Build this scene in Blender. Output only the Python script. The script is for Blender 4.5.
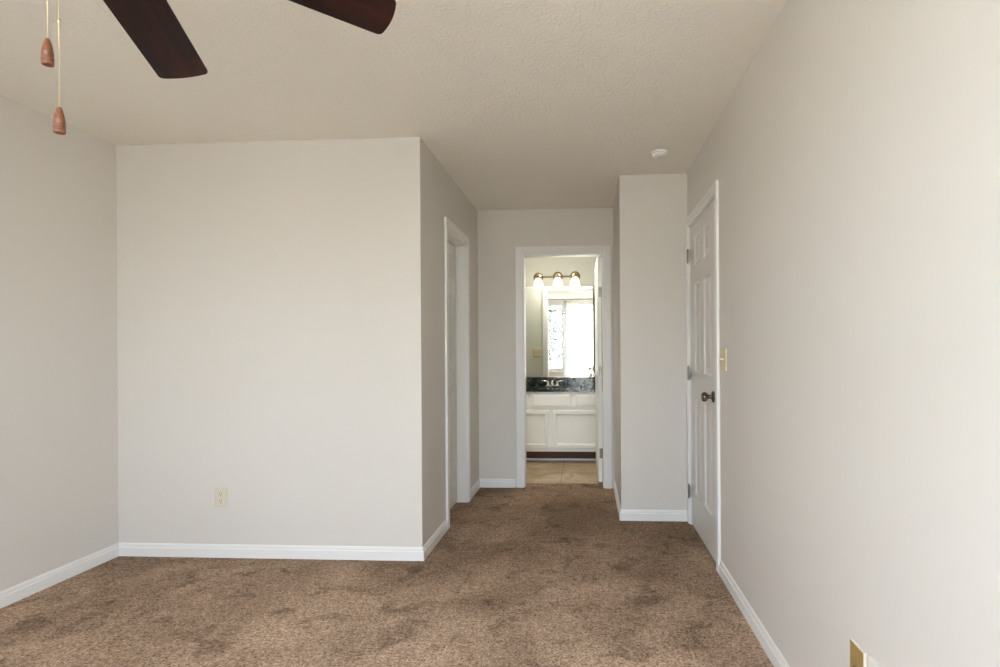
import bpy, bmesh, math, random
from math import pi, sin, cos, radians
from mathutils import Vector, Matrix

S = bpy.context.scene
COL = S.collection
for o in list(bpy.data.objects):
    bpy.data.objects.remove(o)

# ------------------------------------------------------------------ camera
cam_d = bpy.data.cameras.new('camera')
cam = bpy.data.objects.new('camera', cam_d)
COL.objects.link(cam)
cam_d.sensor_width = 36.0
cam_d.lens = 20.16
cam_d.shift_x = -0.0529
cam_d.shift_y = 0.0162
cam_d.clip_start = 0.02
cam.matrix_world = (Matrix.Translation((0, 0, 1.2087)) @ Matrix.Rotation(0.0583, 4, 'Z')
                    @ Matrix.Rotation(pi / 2, 4, 'X') @ Matrix.Rotation(-0.006, 4, 'Z'))
S.camera = cam

# ------------------------------------------------------------------ view, world, sun
S.view_settings.view_transform = 'Standard'
S.view_settings.look = 'None'
S.view_settings.gamma = 1.0
S.view_settings.use_curve_mapping = False
S.view_settings.exposure = 0.80
S.cycles.use_denoising = True
S.cycles.max_bounces = 14
S.cycles.diffuse_bounces = 8
S.cycles.glossy_bounces = 6
S.cycles.transmission_bounces = 8
S.cycles.transparent_max_bounces = 12
S.cycles.sample_clamp_indirect = 6.0
S.cycles.caustics_reflective = False
S.cycles.caustics_refractive = False

world = bpy.data.worlds.new('sky')
S.world = world
world.use_nodes = True
wn = world.node_tree
wn.nodes.clear()
w_out = wn.nodes.new('ShaderNodeOutputWorld')
w_bg = wn.nodes.new('ShaderNodeBackground')
w_sky = wn.nodes.new('ShaderNodeTexSky')
w_sky.sky_type = 'NISHITA'
w_sky.sun_disc = False
w_sky.sun_elevation = radians(42)
w_sky.sun_rotation = 0.0
w_sky.air_density = 1.0
w_sky.dust_density = 3.0
w_mix = wn.nodes.new('ShaderNodeMix')
w_mix.data_type = 'RGBA'
w_mix.inputs[0].default_value = 0.90          # thin bright cloud over most of the sky
w_mix.inputs[7].default_value = (0.955, 0.978, 1.065, 1)
wn.links.new(w_sky.outputs[0], w_mix.inputs[6])
wn.links.new(w_mix.outputs[2], w_bg.inputs[0])
w_bg.inputs[1].default_value = 8.2
wn.links.new(w_bg.outputs[0], w_out.inputs[0])

sun_d = bpy.data.lights.new('sun', 'SUN')
sun_d.energy = 11.5
sun_d.angle = radians(3)
sun_d.color = (1.0, 0.95, 0.88)
sun = bpy.data.objects.new('sun', sun_d)
COL.objects.link(sun)
sun.location = (0, 10, 12)
sun.rotation_euler = (radians(-42), 0, radians(12))     # comes over the house roof, onto the yard behind

# daylight entering through the bedroom window: a portal guides the sky light
por_d = bpy.data.lights.new('window_portal', 'AREA')
por_d.shape = 'RECTANGLE'
por_d.size = 2.04
por_d.size_y = 2.34
por_d.cycles.is_portal = True
por = bpy.data.objects.new('window_portal', por_d)
COL.objects.link(por)
por.location = (-0.59, -0.78, 1.20)
por.rotation_euler = (radians(90), 0, 0)

por2_d = por_d.copy()
por2_d.size = 0.52
por2_d.size_y = 1.6
por2 = bpy.data.objects.new('side_window_portal', por2_d)
COL.objects.link(por2)
por2.location = (-2.95, -0.14, 1.52)
por2.rotation_euler = (radians(90), 0, radians(-90))


# ------------------------------------------------------------------ helpers
def new_mat(name):
    m = bpy.data.materials.new(name)
    m.use_nodes = True
    nt = m.node_tree
    b = nt.nodes['Principled BSDF']
    return m, nt, b


def plain(name, col, rough=0.5, metal=0.0, spec=0.5, bump=0.0, bscale=200.0, vary=0.0):
    """simple procedural material: noise-varied colour and fine bump"""
    m, nt, b = new_mat(name)
    b.inputs['Base Color'].default_value = (*col, 1)
    b.inputs['Roughness'].default_value = rough
    b.inputs['Metallic'].default_value = metal
    b.inputs['Specular IOR Level'].default_value = spec
    tc = nt.nodes.new('ShaderNodeTexCoord')
    if vary > 0:
        n = nt.nodes.new('ShaderNodeTexNoise')
        n.inputs['Scale'].default_value = 14
        n.inputs['Detail'].default_value = 4
        nt.links.new(tc.outputs['Object'], n.inputs['Vector'])
        r = nt.nodes.new('ShaderNodeValToRGB')
        r.color_ramp.elements[0].position = 0.3
        r.color_ramp.elements[1].position = 0.7
        r.color_ramp.elements[0].color = (*[c * (1 - vary) for c in col], 1)
        r.color_ramp.elements[1].color = (*[min(1, c * (1 + vary)) for c in col], 1)
        nt.links.new(n.outputs['Fac'], r.inputs['Fac'])
        nt.links.new(r.outputs['Color'], b.inputs['Base Color'])
    if bump > 0:
        n = nt.nodes.new('ShaderNodeTexNoise')
        n.inputs['Scale'].default_value = bscale
        n.inputs['Detail'].default_value = 3
        nt.links.new(tc.outputs['Object'], n.inputs['Vector'])
        bp = nt.nodes.new('ShaderNodeBump')
        bp.inputs['Strength'].default_value = bump
        bp.inputs['Distance'].default_value = 0.002
        nt.links.new(n.outputs['Fac'], bp.inputs['Height'])
        nt.links.new(bp.outputs['Normal'], b.inputs['Normal'])
    return m


def finish(bm, name, mat, parent=None, smooth=False, bevel=0.0, segs=2, loc=None, recalc=True):
    if recalc:
        bmesh.ops.recalc_face_normals(bm, faces=bm.faces)
    me = bpy.data.meshes.new(name)
    bm.to_mesh(me)
    bm.free()
    for p in me.polygons:
        p.use_smooth = smooth
    o = bpy.data.objects.new(name, me)
    COL.objects.link(o)
    if mat is not None:
        for mm in (mat if isinstance(mat, (list, tuple)) else [mat]):
            me.materials.append(mm)
    if parent is not None:
        o.parent = parent
    if loc is not None:
        o.location = loc
    if bevel > 0:
        md = o.modifiers.new('bevel', 'BEVEL')
        md.width = bevel
        md.segments = segs
        md.limit_method = 'ANGLE'
        md.angle_limit = radians(40)
    return o


def box(bm, x0, x1, y0, y1, z0, z1, mi=0):
    vs = [bm.verts.new((x, y, z)) for z in (z0, z1) for y in (y0, y1) for x in (x0, x1)]
    for f in ((0, 1, 3, 2), (4, 6, 7, 5), (0, 4, 5, 1), (2, 3, 7, 6), (0, 2, 6, 4), (1, 5, 7, 3)):
        fc = bm.faces.new([vs[i] for i in f])
        fc.material_index = mi


def lathe(bm, prof, n=32, M=None):
    """prof: list of (r, z). Closed with poles where r == 0."""
    M = M or Matrix.Identity(4)
    rings = []
    for r, z in prof:
        if r < 1e-6:
            rings.append([bm.verts.new(M @ Vector((0, 0, z)))])
        else:
            rings.append([bm.verts.new(M @ Vector((r * cos(2 * pi * k / n), r * sin(2 * pi * k / n), z))) for k in range(n)])
    for a, b in zip(rings, rings[1:]):
        for k in range(n):
            k2 = (k + 1) % n
            if len(a) == 1 and len(b) == 1:
                continue
            if len(a) == 1:
                bm.faces.new((a[0], b[k], b[k2]))
            elif len(b) == 1:
                bm.faces.new((a[k], b[0], a[k2]))
            else:
                bm.faces.new((a[k], b[k], b[k2], a[k2]))
    for ring in (rings[0], rings[-1]):
        if len(ring) > 1:
            bm.faces.new(ring)


def tube(bm, pts, rad, n=12):
    """round tube along points; rad a number or list"""
    pts = [Vector(p) for p in pts]
    if not isinstance(rad, (list, tuple)):
        rad = [rad] * len(pts)
    prev = None
    rings = []
    up = None
    for i, p in enumerate(pts):
        d = (pts[min(i + 1, len(pts) - 1)] - pts[max(i - 1, 0)]).normalized()
        if up is None:
            up = Vector((0, 0, 1)) if abs(d.z) < 0.9 else Vector((1, 0, 0))
        s = d.cross(up).normalized()
        up = s.cross(d).normalized()
        rings.append([bm.verts.new(p + (s * cos(2 * pi * k / n) + up * sin(2 * pi * k / n)) * rad[i]) for k in range(n)])
    for a, b in zip(rings, rings[1:]):
        for k in range(n):
            bm.faces.new((a[k], a[(k + 1) % n], b[(k + 1) % n], b[k]))
    bm.faces.new(rings[0])
    bm.faces.new(rings[-1])


def empty(name, loc=(0, 0, 0), rz=0.0):
    o = bpy.data.objects.new(name, None)
    o.empty_display_size = 0.1
    COL.objects.link(o)
    o.location = loc
    o.rotation_euler = (0, 0, rz)
    return o


def tag(o, label=None, cat=None, group=None, kind=None):
    if label:
        o['label'] = label
    if cat:
        o['category'] = cat
    if group:
        o['group'] = group
    if kind:
        o['kind'] = kind
    return o


def struct(o, label=None, cat=None):
    return tag(o, label, cat, kind='structure')


# ------------------------------------------------------------------ materials
def wall_paint(name, col):
    m, nt, b = new_mat(name)
    b.inputs['Base Color'].default_value = (*col, 1)
    b.inputs['Roughness'].default_value = 0.55
    b.inputs['Specular IOR Level'].default_value = 0.3
    g = nt.nodes.new('ShaderNodeNewGeometry')
    n = nt.nodes.new('ShaderNodeTexNoise')
    n.inputs['Scale'].default_value = 260
    n.inputs['Detail'].default_value = 2
    nt.links.new(g.outputs['Position'], n.inputs['Vector'])
    bp = nt.nodes.new('ShaderNodeBump')
    bp.inputs['Strength'].default_value = 0.06
    bp.inputs['Distance'].default_value = 0.001
    nt.links.new(n.outputs['Fac'], bp.inputs['Height'])
    nt.links.new(bp.outputs['Normal'], b.inputs['Normal'])
    return m


M_wall = wall_paint('wall_paint', (0.66, 0.63, 0.59))
M_bath = wall_paint('bath_paint', (0.63, 0.63, 0.565))
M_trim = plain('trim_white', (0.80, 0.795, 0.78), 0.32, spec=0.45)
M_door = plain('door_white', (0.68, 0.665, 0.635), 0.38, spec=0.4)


def ceiling_mat():
    m, nt, b = new_mat('ceiling_stipple')
    b.inputs['Base Color'].default_value = (0.83, 0.795, 0.735, 1)
    b.inputs['Roughness'].default_value = 0.9
    b.inputs['Specular IOR Level'].default_value = 0.15
    g = nt.nodes.new('ShaderNodeNewGeometry')
    n = nt.nodes.new('ShaderNodeTexNoise')
    n.inputs['Scale'].default_value = 70
    n.inputs['Detail'].default_value = 4
    n.inputs['Roughness'].default_value = 0.6
    nt.links.new(g.outputs['Position'], n.inputs['Vector'])
    r = nt.nodes.new('ShaderNodeValToRGB')
    r.color_ramp.elements[0].position = 0.42
    r.color_ramp.elements[1].position = 0.68
    nt.links.new(n.outputs['Fac'], r.inputs['Fac'])
    bp = nt.nodes.new('ShaderNodeBump')
    bp.inputs['Strength'].default_value = 0.48
    bp.inputs['Distance'].default_value = 0.004
    nt.links.new(r.outputs['Color'], bp.inputs['Height'])
    nt.links.new(bp.outputs['Normal'], b.inputs['Normal'])
    return m


M_ceil = ceiling_mat()


def carpet_mat():
    m, nt, b = new_mat('carpet_pile')
    b.inputs['Roughness'].default_value = 1.0
    b.inputs['Specular IOR Level'].default_value = 0.05
    g = nt.nodes.new('ShaderNodeNewGeometry')
    L = nt.links.new

    def noise(scale, detail, rough=0.5, dist=0.0):
        n = nt.nodes.new('ShaderNodeTexNoise')
        n.inputs['Scale'].default_value = scale
        n.inputs['Detail'].default_value = detail
        n.inputs['Roughness'].default_value = rough
        n.inputs['Distortion'].default_value = dist
        L(g.outputs['Position'], n.inputs['Vector'])
        return n

    def ramp(src, p0, c0, p1, c1):
        r = nt.nodes.new('ShaderNodeValToRGB')
        r.color_ramp.elements[0].position = p0
        r.color_ramp.elements[1].position = p1
        r.color_ramp.elements[0].color = (*c0, 1)
        r.color_ramp.elements[1].color = (*c1, 1)
        L(src, r.inputs['Fac'])
        return r

    def mul(a, bb, fac=1.0):
        x = nt.nodes.new('ShaderNodeMix')
        x.data_type = 'RGBA'
        x.blend_type = 'MULTIPLY'
        x.inputs[0].default_value = fac
        L(a, x.inputs[6])
        L(bb, x.inputs[7])
        return x.outputs[2]

    # pile brushed in different directions: patches of two browns, dark prints, noisy darkening towards the hall
    patch = ramp(noise(1.35, 6, 0.66, 0.5).outputs['Fac'], 0.38, (0.45, 0.318, 0.226), 0.60, (0.66, 0.48, 0.348))
    prints = ramp(noise(5.5, 6, 0.66, 0.9).outputs['Fac'], 0.34, (0.60, 0.585, 0.57), 0.47, (1, 1, 1))
    tuft = ramp(noise(95, 4, 0.8).outputs['Fac'], 0.36, (0.30, 0.28, 0.27), 0.56, (1.22, 1.22, 1.22))
    fine = ramp(noise(38, 4, 0.8).outputs['Fac'], 0.36, (0.66, 0.65, 0.64), 0.60, (1.14, 1.14, 1.14))
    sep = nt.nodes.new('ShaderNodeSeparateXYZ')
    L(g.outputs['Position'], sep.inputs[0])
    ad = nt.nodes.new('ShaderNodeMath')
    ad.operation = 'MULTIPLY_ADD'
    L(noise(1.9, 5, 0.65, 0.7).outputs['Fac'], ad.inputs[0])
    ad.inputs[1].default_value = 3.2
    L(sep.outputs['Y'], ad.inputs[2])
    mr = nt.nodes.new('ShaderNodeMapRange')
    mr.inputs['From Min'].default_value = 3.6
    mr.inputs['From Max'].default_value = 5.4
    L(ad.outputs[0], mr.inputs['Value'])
    hall_tone = ramp(mr.outputs[0], 0.0, (1, 1, 1), 1.0, (0.57, 0.55, 0.52))
    c = mul(patch.outputs['Color'], prints.outputs['Color'])
    c = mul(c, hall_tone.outputs['Color'])
    c = mul(c, tuft.outputs['Color'])
    c = mul(c, fine.outputs['Color'])
    L(c, b.inputs['Base Color'])
    bp = nt.nodes.new('ShaderNodeBump')
    bp.inputs['Strength'].default_value = 0.9
    bp.inputs['Distance'].default_value = 0.008
    L(noise(150, 3, 0.75).outputs['Fac'], bp.inputs['Height'])
    L(bp.outputs['Normal'], b.inputs['Normal'])
    return m


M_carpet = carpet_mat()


def tile_mat():
    m, nt, b = new_mat('bath_tile')
    b.inputs['Roughness'].default_value = 0.35
    g = nt.nodes.new('ShaderNodeNewGeometry')
    L = nt.links.new
    mp = nt.nodes.new('ShaderNodeMapping')
    mp.inputs['Location'].default_value = (0.236, -5.055, 0)
    L(g.outputs['Position'], mp.inputs['Vector'])
    br = nt.nodes.new('ShaderNodeTexBrick')
    br.offset = 0.0
    br.inputs['Scale'].default_value = 1.0
    br.inputs['Brick Width'].default_value = 0.457
    br.inputs['Row Height'].default_value = 0.457
    br.inputs['Mortar Size'].default_value = 0.004
    br.inputs['Color1'].default_value = (1, 1, 1, 1)
    br.inputs['Color2'].default_value = (0.9, 0.9, 0.9, 1)
    br.inputs['Mortar'].default_value = (0.45, 0.42, 0.4, 1)
    L(mp.outputs['Vector'], br.inputs['Vector'])
    n = nt.nodes.new('ShaderNodeTexNoise')
    n.inputs['Scale'].default_value = 5
    n.inputs['Detail'].default_value = 6
    n.inputs['Distortion'].default_value = 1.2
    L(g.outputs['Position'], n.inputs['Vector'])
    r = nt.nodes.new('ShaderNodeValToRGB')
    r.color_ramp.elements[0].position = 0.32
    r.color_ramp.elements[1].position = 0.68
    r.color_ramp.elements[0].color = (0.30, 0.21, 0.12, 1)
    r.color_ramp.elements[1].color = (0.56, 0.44, 0.28, 1)
    L(n.outputs['Fac'], r.inputs['Fac'])
    x = nt.nodes.new('ShaderNodeMix')
    x.data_type = 'RGBA'
    x.blend_type = 'MULTIPLY'
    x.inputs[0].default_value = 1.0
    L(r.outputs['Color'], x.inputs[6])
    L(br.outputs['Color'], x.inputs[7])
    L(x.outputs[2], b.inputs['Base Color'])
    bp = nt.nodes.new('ShaderNodeBump')
    bp.inputs['Strength'].default_value = 0.4
    bp.inputs['Distance'].default_value = 0.002
    bp.invert = True
    L(br.outputs['Fac'], bp.inputs['Height'])
    L(bp.outputs['Normal'], b.inputs['Normal'])
    return m


M_tile = tile_mat()


def wood(name, c0, c1, scale=(3, 40, 40), rough=0.35, coat=0.0):
    m, nt, b = new_mat(name)
    L = nt.links.new
    tc = nt.nodes.new('ShaderNodeTexCoord')
    mp = nt.nodes.new('ShaderNodeMapping')
    mp.inputs['Scale'].default_value = scale
    L(tc.outputs['Object'], mp.inputs['Vector'])
    n = nt.nodes.new('ShaderNodeTexNoise')
    n.inputs['Scale'].default_value = 1.0
    n.inputs['Detail'].default_value = 5
    n.inputs['Distortion'].default_value = 0.8
    L(mp.outputs['Vector'], n.inputs['Vector'])
    r = nt.nodes.new('ShaderNodeValToRGB')
    r.color_ramp.elements[0].position = 0.32
    r.color_ramp.elements[1].position = 0.70
    r.color_ramp.elements[0].color = (*c0, 1)
    r.color_ramp.elements[1].color = (*c1, 1)
    L(n.outputs['Fac'], r.inputs['Fac'])
    L(r.outputs['Color'], b.inputs['Base Color'])
    b.inputs['Roughness'].default_value = rough
    b.inputs['Coat Weight'].default_value = coat
    b.inputs['Coat Roughness'].default_value = 0.2
    return m


M_blade = wood('mahogany', (0.006, 0.002, 0.0015), (0.040, 0.009, 0.005), (2.5, 26, 26), 0.5, 0.0)
M_blade.node_tree.nodes['Principled BSDF'].inputs['Specular IOR Level'].default_value = 0.25
M_knobwood = wood('cherry_wood', (0.13, 0.042, 0.018), (0.22, 0.076, 0.034), (30, 30, 90), 0.4, 0.15)
M_kick = wood('toe_kick_wood', (0.06, 0.019, 0.010), (0.12, 0.040, 0.022), (3, 60, 60), 0.6)
M_bronze = plain('dark_bronze', (0.045, 0.028, 0.02), 0.35, 0.9)
M_brass = plain('antique_brass', (0.36, 0.28, 0.18), 0.3, 1.0)
M_chain = plain('brass_chain', (0.80, 0.68, 0.44), 0.3, 1.0)
M_nickel = plain('satin_nickel', (0.42, 0.39, 0.35), 0.3, 1.0)
M_hinge = plain('hinge_steel', (0.26, 0.24, 0.21), 0.35, 1.0)
M_pewter = plain('antique_pewter', (0.20, 0.17, 0.135), 0.22, 1.0)
M_chrome = plain('chrome', (0.85, 0.86, 0.88), 0.08, 1.0)
M_ivory = plain('ivory_plastic', (0.62, 0.52, 0.34), 0.35)
M_ivory_light = plain('pale_ivory_plastic', (0.65, 0.60, 0.49), 0.35)
M_gold = plain('brass_plate', (0.46, 0.32, 0.12), 0.38, 0.35, vary=0.06)
M_dark = plain('dark_slot', (0.02, 0.018, 0.015), 0.7)
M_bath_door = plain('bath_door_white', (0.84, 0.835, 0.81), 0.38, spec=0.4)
M_pale = plain('pale_plastic', (0.78, 0.75, 0.68), 0.4)
M_white_plastic = plain('white_plastic', (0.83, 0.82, 0.80), 0.4)
M_cab = plain('cabinet_paint', (0.84, 0.835, 0.80), 0.35)


def stone_mat():
    m, nt, b = new_mat('dark_green_stone')
    L = nt.links.new
    tc = nt.nodes.new('ShaderNodeTexCoord')
    n = nt.nodes.new('ShaderNodeTexNoise')
    n.inputs['Scale'].default_value = 9
    n.inputs['Detail'].default_value = 8
    n.inputs['Roughness'].default_value = 0.65
    n.inputs['Distortion'].default_value = 2.0
    L(tc.outputs['Object'], n.inputs['Vector'])
    r = nt.nodes.new('ShaderNodeValToRGB')
    r.color_ramp.elements[0].position = 0.50
    r.color_ramp.elements[1].position = 0.66
    r.color_ramp.elements[0].color = (0.006, 0.010, 0.008, 1)
    r.color_ramp.elements[1].color = (0.10, 0.13, 0.11, 1)
    L(n.outputs['Fac'], r.inputs['Fac'])
    L(r.outputs['Color'], b.inputs['Base Color'])
    b.inputs['Roughness'].default_value = 0.12
    return m


M_stone = stone_mat()


def mirror_mat():
    m, nt, b = new_mat('mirror_glass')
    b.inputs['Base Color'].default_value = (0.91, 0.94, 0.90, 1)
    b.inputs['Metallic'].default_value = 1.0
    b.inputs['Roughness'].default_value = 0.0
    return m


M_mirror = mirror_mat()


def pane_mat():
    m = bpy.data.materials.new('window_glass')
    m.use_nodes = True
    nt = m.node_tree
    nt.nodes.clear()
    o = nt.nodes.new('ShaderNodeOutputMaterial')
    t = nt.nodes.new('ShaderNodeBsdfTransparent')
    t.inputs[0].default_value = (0.95, 0.97, 0.96, 1)
    g = nt.nodes.new('ShaderNodeBsdfGlossy')
    g.inputs['Roughness'].default_value = 0.02
    f = nt.nodes.new('ShaderNodeFresnel')
    f.inputs['IOR'].default_value = 1.45
    x = nt.nodes.new('ShaderNodeMixShader')
    # reflect on the entering face only; the leaving face of the thin pane lets everything out
    geo = nt.nodes.new('ShaderNodeNewGeometry')
    sub = nt.nodes.new('ShaderNodeMath')
    sub.operation = 'SUBTRACT'
    sub.inputs[0].default_value = 1.0
    nt.links.new(geo.outputs['Backfacing'], sub.inputs[1])
    mu = nt.nodes.new('ShaderNodeMath')
    mu.operation = 'MULTIPLY'
    nt.links.new(f.outputs[0], mu.inputs[0])
    nt.links.new(sub.outputs[0], mu.inputs[1])
    nt.links.new(mu.outputs[0], x.inputs[0])
    nt.links.new(t.outputs[0], x.inputs[1])
    nt.links.new(g.outputs[0], x.inputs[2])
    nt.links.new(x.outputs[0], o.inputs[0])
    return m


M_pane = pane_mat()


def sheer_mat():
    m = bpy.data.materials.new('sheer_cloth')
    m.use_nodes = True
    nt = m.node_tree
    nt.nodes.clear()
    L = nt.links.new
    o = nt.nodes.new('ShaderNodeOutputMaterial')
    d = nt.nodes.new('ShaderNodeBsdfDiffuse')
    d.inputs[0].default_value = (0.9, 0.89, 0.87, 1)
    tl = nt.nodes.new('ShaderNodeBsdfTranslucent')
    tl.inputs[0].default_value = (0.92, 0.91, 0.89, 1)
    tp = nt.nodes.new('ShaderNodeBsdfTransparent')
    x1 = nt.nodes.new('ShaderNodeMixShader')
    x1.inputs[0].default_value = 0.80
    L(d.outputs[0], x1.inputs[1])
    L(tl.outputs[0], x1.inputs[2])
    x2 = nt.nodes.new('ShaderNodeMixShader')
    x2.inputs[0].default_value = 0.76
    L(x1.outputs[0], x2.inputs[1])
    L(tp.outputs[0], x2.inputs[2])
    L(x2.outputs[0], o.inputs[0])
    return m


M_sheer = sheer_mat()


def lamp_glass():
    m, nt, b = new_mat('lit_frosted_glass')
    b.inputs['Base Color'].default_value = (0.95, 0.92, 0.85, 1)
    b.inputs['Roughness'].default_value = 0.4
    b.inputs['Emission Color'].default_value = (1.0, 0.86, 0.62, 1)
    b.inputs['Emission Strength'].default_value = 0.8
    return m


M_lamp = lamp_glass()

# ------------------------------------------------------------------ room dimensions (metres)
H = 2.44
XL, XR = -2.782, 0.719          # bedroom left and right walls
YB = -0.60                      # bedroom window wall, behind the photographer
YF = 3.177                      # big blank wall on the left
XB = -0.946                     # closet side of the hall
YC = 4.8945                      # end of the hall
XE, YE = 0.246, 3.982           # boxed-out corner on the right
T = 0.115                       # wall thickness
YM = 6.50                       # bathroom mirror wall
BXL, BXR = -1.45, 0.75          # bathroom side walls
YI = YC + T                     # bathroom face of the door wall

# door openings (between jambs)
D1 = (3.128, 3.897, 2.040)      # entry door in the right wall (y0, y1, top)
D2 = (3.800, 4.391, 2.035)      # closet door in the closet side wall
D3 = (-0.535, 0.148, 2.037)     # bathroom door (x0, x1, top)
J = 0.02                        # jamb board thickness

# ------------------------------------------------------------------ shell
bm = bmesh.new()
box(bm, XL - 0.15, XR + 1.15, YB - 0.15, YC + 0.06, -0.12, 0.0)
box(bm, D3[0], D3[1], YC + 0.06, YC + 0.15, -0.1, 0.0045)
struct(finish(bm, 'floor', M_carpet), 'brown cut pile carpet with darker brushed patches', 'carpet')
bm = bmesh.new()
box(bm, BXL - 0.1, BXR + 0.1, YC + 0.06, YM + 0.1, -0.12, 0.0)
struct(finish(bm, 'floor_bath', M_tile), 'beige stone tile bathroom floor', 'tile floor')
bm = bmesh.new()
box(bm, XL - 0.15, XR + 1.15, YB - 0.15, YM + 0.15, H, H + 0.15)
struct(finish(bm, 'ceiling', M_ceil), 'stippled off white ceiling', 'ceiling')

bm = bmesh.new()
VY0, VY1, WZ0, WZ1 = -0.40, 0.12, 0.68, 2.28      # side window, left of the photographer
box(bm, XL - T, XL, YB - T, VY0, 0, H)
box(bm, XL - T, XL, VY1, YM + T, 0, H)
box(bm, XL - T, XL, VY0, VY1, 0, WZ0)
box(bm, XL - T, XL, VY0, VY1, WZ1, H)
struct(finish(bm, 'wall_left', M_wall))
bm = bmesh.new()
box(bm, XL, XB, YF, YF + T, 0, H)
struct(finish(bm, 'wall_front', M_wall))

# right wall with the entry door opening
bm = bmesh.new()
o0, o1, ot = D1[0] - J, D1[1] + J, D1[2] + J
box(bm, XR, XR + T, YB - T, o0, 0, H)
box(bm, XR, XR + T, o1, YI, 0, H)
box(bm, XR, XR + T, o0, o1, ot, H)
struct(finish(bm, 'wall_right', M_wall))

# corridor beyond the entry door
bm = bmesh.new()
box(bm, XR + 1.0, XR + 1.1, 2.4, 4.6, 0, H)
box(bm, XR + T, XR + 1.0, 2.4, 2.5, 0, H)
box(bm, XR + T, XR + 1.0, 4.5, 4.6, 0, H)
struct(finish(bm, 'wall_corridor', M_wall))

# closet side wall of the hall
bm = bmesh.new()
o0, o1, ot = D2[0] - J, D2[1] + J, D2[2] + J
box(bm, XB - T, XB, YF + T, o0, 0, H)
box(bm, XB - T, XB, o1, YI, 0, H)
box(bm, XB - T, XB, o0, o1, ot, H)
struct(finish(bm, 'wall_hall_left', M_wall))

# hall end wall with the bathroom doorway (hall paint outside, bath paint inside)
o0, o1, ot = D3[0] - J, D3[1] + J, D3[2] + J
for nm, ya, yb, mt in (('wall_hall_end', YC, YC + T / 2, M_wall), ('wall_bath_front', YC + T / 2, YI, M_bath)):
    bm = bmesh.new()
    xa = XB if nm == 'wall_hall_end' else BXL - 0.05
    xb = XR if nm == 'wall_hall_end' else BXR + 0.05
    if nm == 'wall_bath_front':
        box(bm, XL, XB - T - 0.002, ya, yb, 0, H)
        xa = XB
        xb = XR
    box(bm, xa, o0, ya, yb, 0, H)
    box(bm, o1, xb, ya, yb, 0, H)
    box(bm, o0, o1, ya, yb, ot, H)
    struct(finish(bm, nm, mt))

# boxed-out corner
bm = bmesh.new()
box(bm, XE, XR, YE, YC, 0, H)
struct(finish(bm, 'wall_alcove', M_wall))

# bathroom walls
bm = bmesh.new()
box(bm, BXL - T, BXL, YI, YM, 0, H)
struct(finish(bm, 'wall_bath_left', M_bath))
bm = bmesh.new()
box(bm, BXR, BXR + T, YI, YM, 0, H)
struct(finish(bm, 'wall_bath_right', M_bath))
bm = bmesh.new()
box(bm, BXL - T, BXR + T, YM, YM + T, 0, H)
struct(finish(bm, 'wall_bath_back', M_bath))

# window wall behind the photographer
WX0, WX1, WZ0, WZ1 = -1.60, -0.50, 0.68, 2.36
GX0, GX1, GZ0 = -0.46, 0.42, 0.04          # glazed patio door, right of the window
bm = bmesh.new()
box(bm, XL, WX0, YB - T, YB, 0, H)
box(bm, WX1, GX0, YB - T, YB, 0, H)
box(bm, GX1, XR, YB - T, YB, 0, H)
box(bm, WX0, WX1, YB - T, YB, 0, WZ0)
box(bm, WX0, WX1, YB - T, YB, WZ1, H)
box(bm, GX0, GX1, YB - T, YB, 0, GZ0)
box(bm, GX0, GX1, YB - T, YB, WZ1, H)
struct(finish(bm, 'wall_back', M_wall))

# ------------------------------------------------------------------ baseboards
BT, BH = 0.013, 0.076


def baseboard(name, p, q, side, ext0=0.0, ext1=0.0):
    """profiled board from p to q (xy); side = outward normal (xy); ext 1 = outside mitre, -1 = inside mitre"""
    p, q, n = Vector(p), Vector(q), Vector(side)
    d = (q - p).normalized()
    prof = [(0, 0.0), (BT, 0.0), (BT, 0.050), (BT - 0.002, 0.053), (BT - 0.0045, 0.055), (BT - 0.0045, 0.063),
            (BT - 0.006, 0.069), (0.004, BH - 0.001), (0.0025, BH), (0, BH)]
    bm = bmesh.new()
    a = [bm.verts.new((p.x + n.x * u - d.x * u * ext0, p.y + n.y * u - d.y * u * ext0, z)) for u, z in prof]
    b = [bm.verts.new((q.x + n.x * u + d.x * u * ext1, q.y + n.y * u + d.y * u * ext1, z)) for u, z in prof]
    k = len(prof)
    for i in range(k):
        bm.faces.new((a[i], a[(i + 1) % k], b[(i + 1) % k], b[i]))
    bm.faces.new(a)
    bm.faces.new(b)
    return struct(finish(bm, name, M_trim))


CW, CT = 0.075, 0.016          # casing width and thickness
baseboard('baseboard_left', (XL, YB), (XL, YF), (1, 0), ext0=-1, ext1=-1)
baseboard('baseboard_front', (XL, YF), (XB, YF), (0, -1), ext0=-1, ext1=1)
baseboard('baseboard_hall_left', (XB, YF), (XB, D2[0] - CW - 0.004), (1, 0), ext0=1)
baseboard('baseboard_hall_left.001', (XB, D2[1] + CW + 0.004), (XB, YC), (1, 0), ext1=-1)
baseboard('baseboard_hall_end', (XB, YC), (D3[0] - CW - 0.012, YC), (0, -1), ext0=-1)
baseboard('baseboard_hall_end.001', (D3[1] + CW + 0.012, YC), (XE, YC), (0, -1), ext1=-1)
baseboard('baseboard_alcove_side', (XE, YC), (XE, YE), (-1, 0), ext0=-1, ext1=1)
baseboard('baseboard_alcove', (XE, YE), (XR, YE), (0, -1), ext0=1)
baseboard('baseboard_right', (XR, YB), (XR, D1[0] - CW - 0.004), (-1, 0))
baseboard('baseboard_back', (XL, YB), (XR, YB), (0, 1))
baseboard('baseboard_bath', (BXL, YI), (D3[0] - CW - 0.012, YI), (0, 1))


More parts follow.
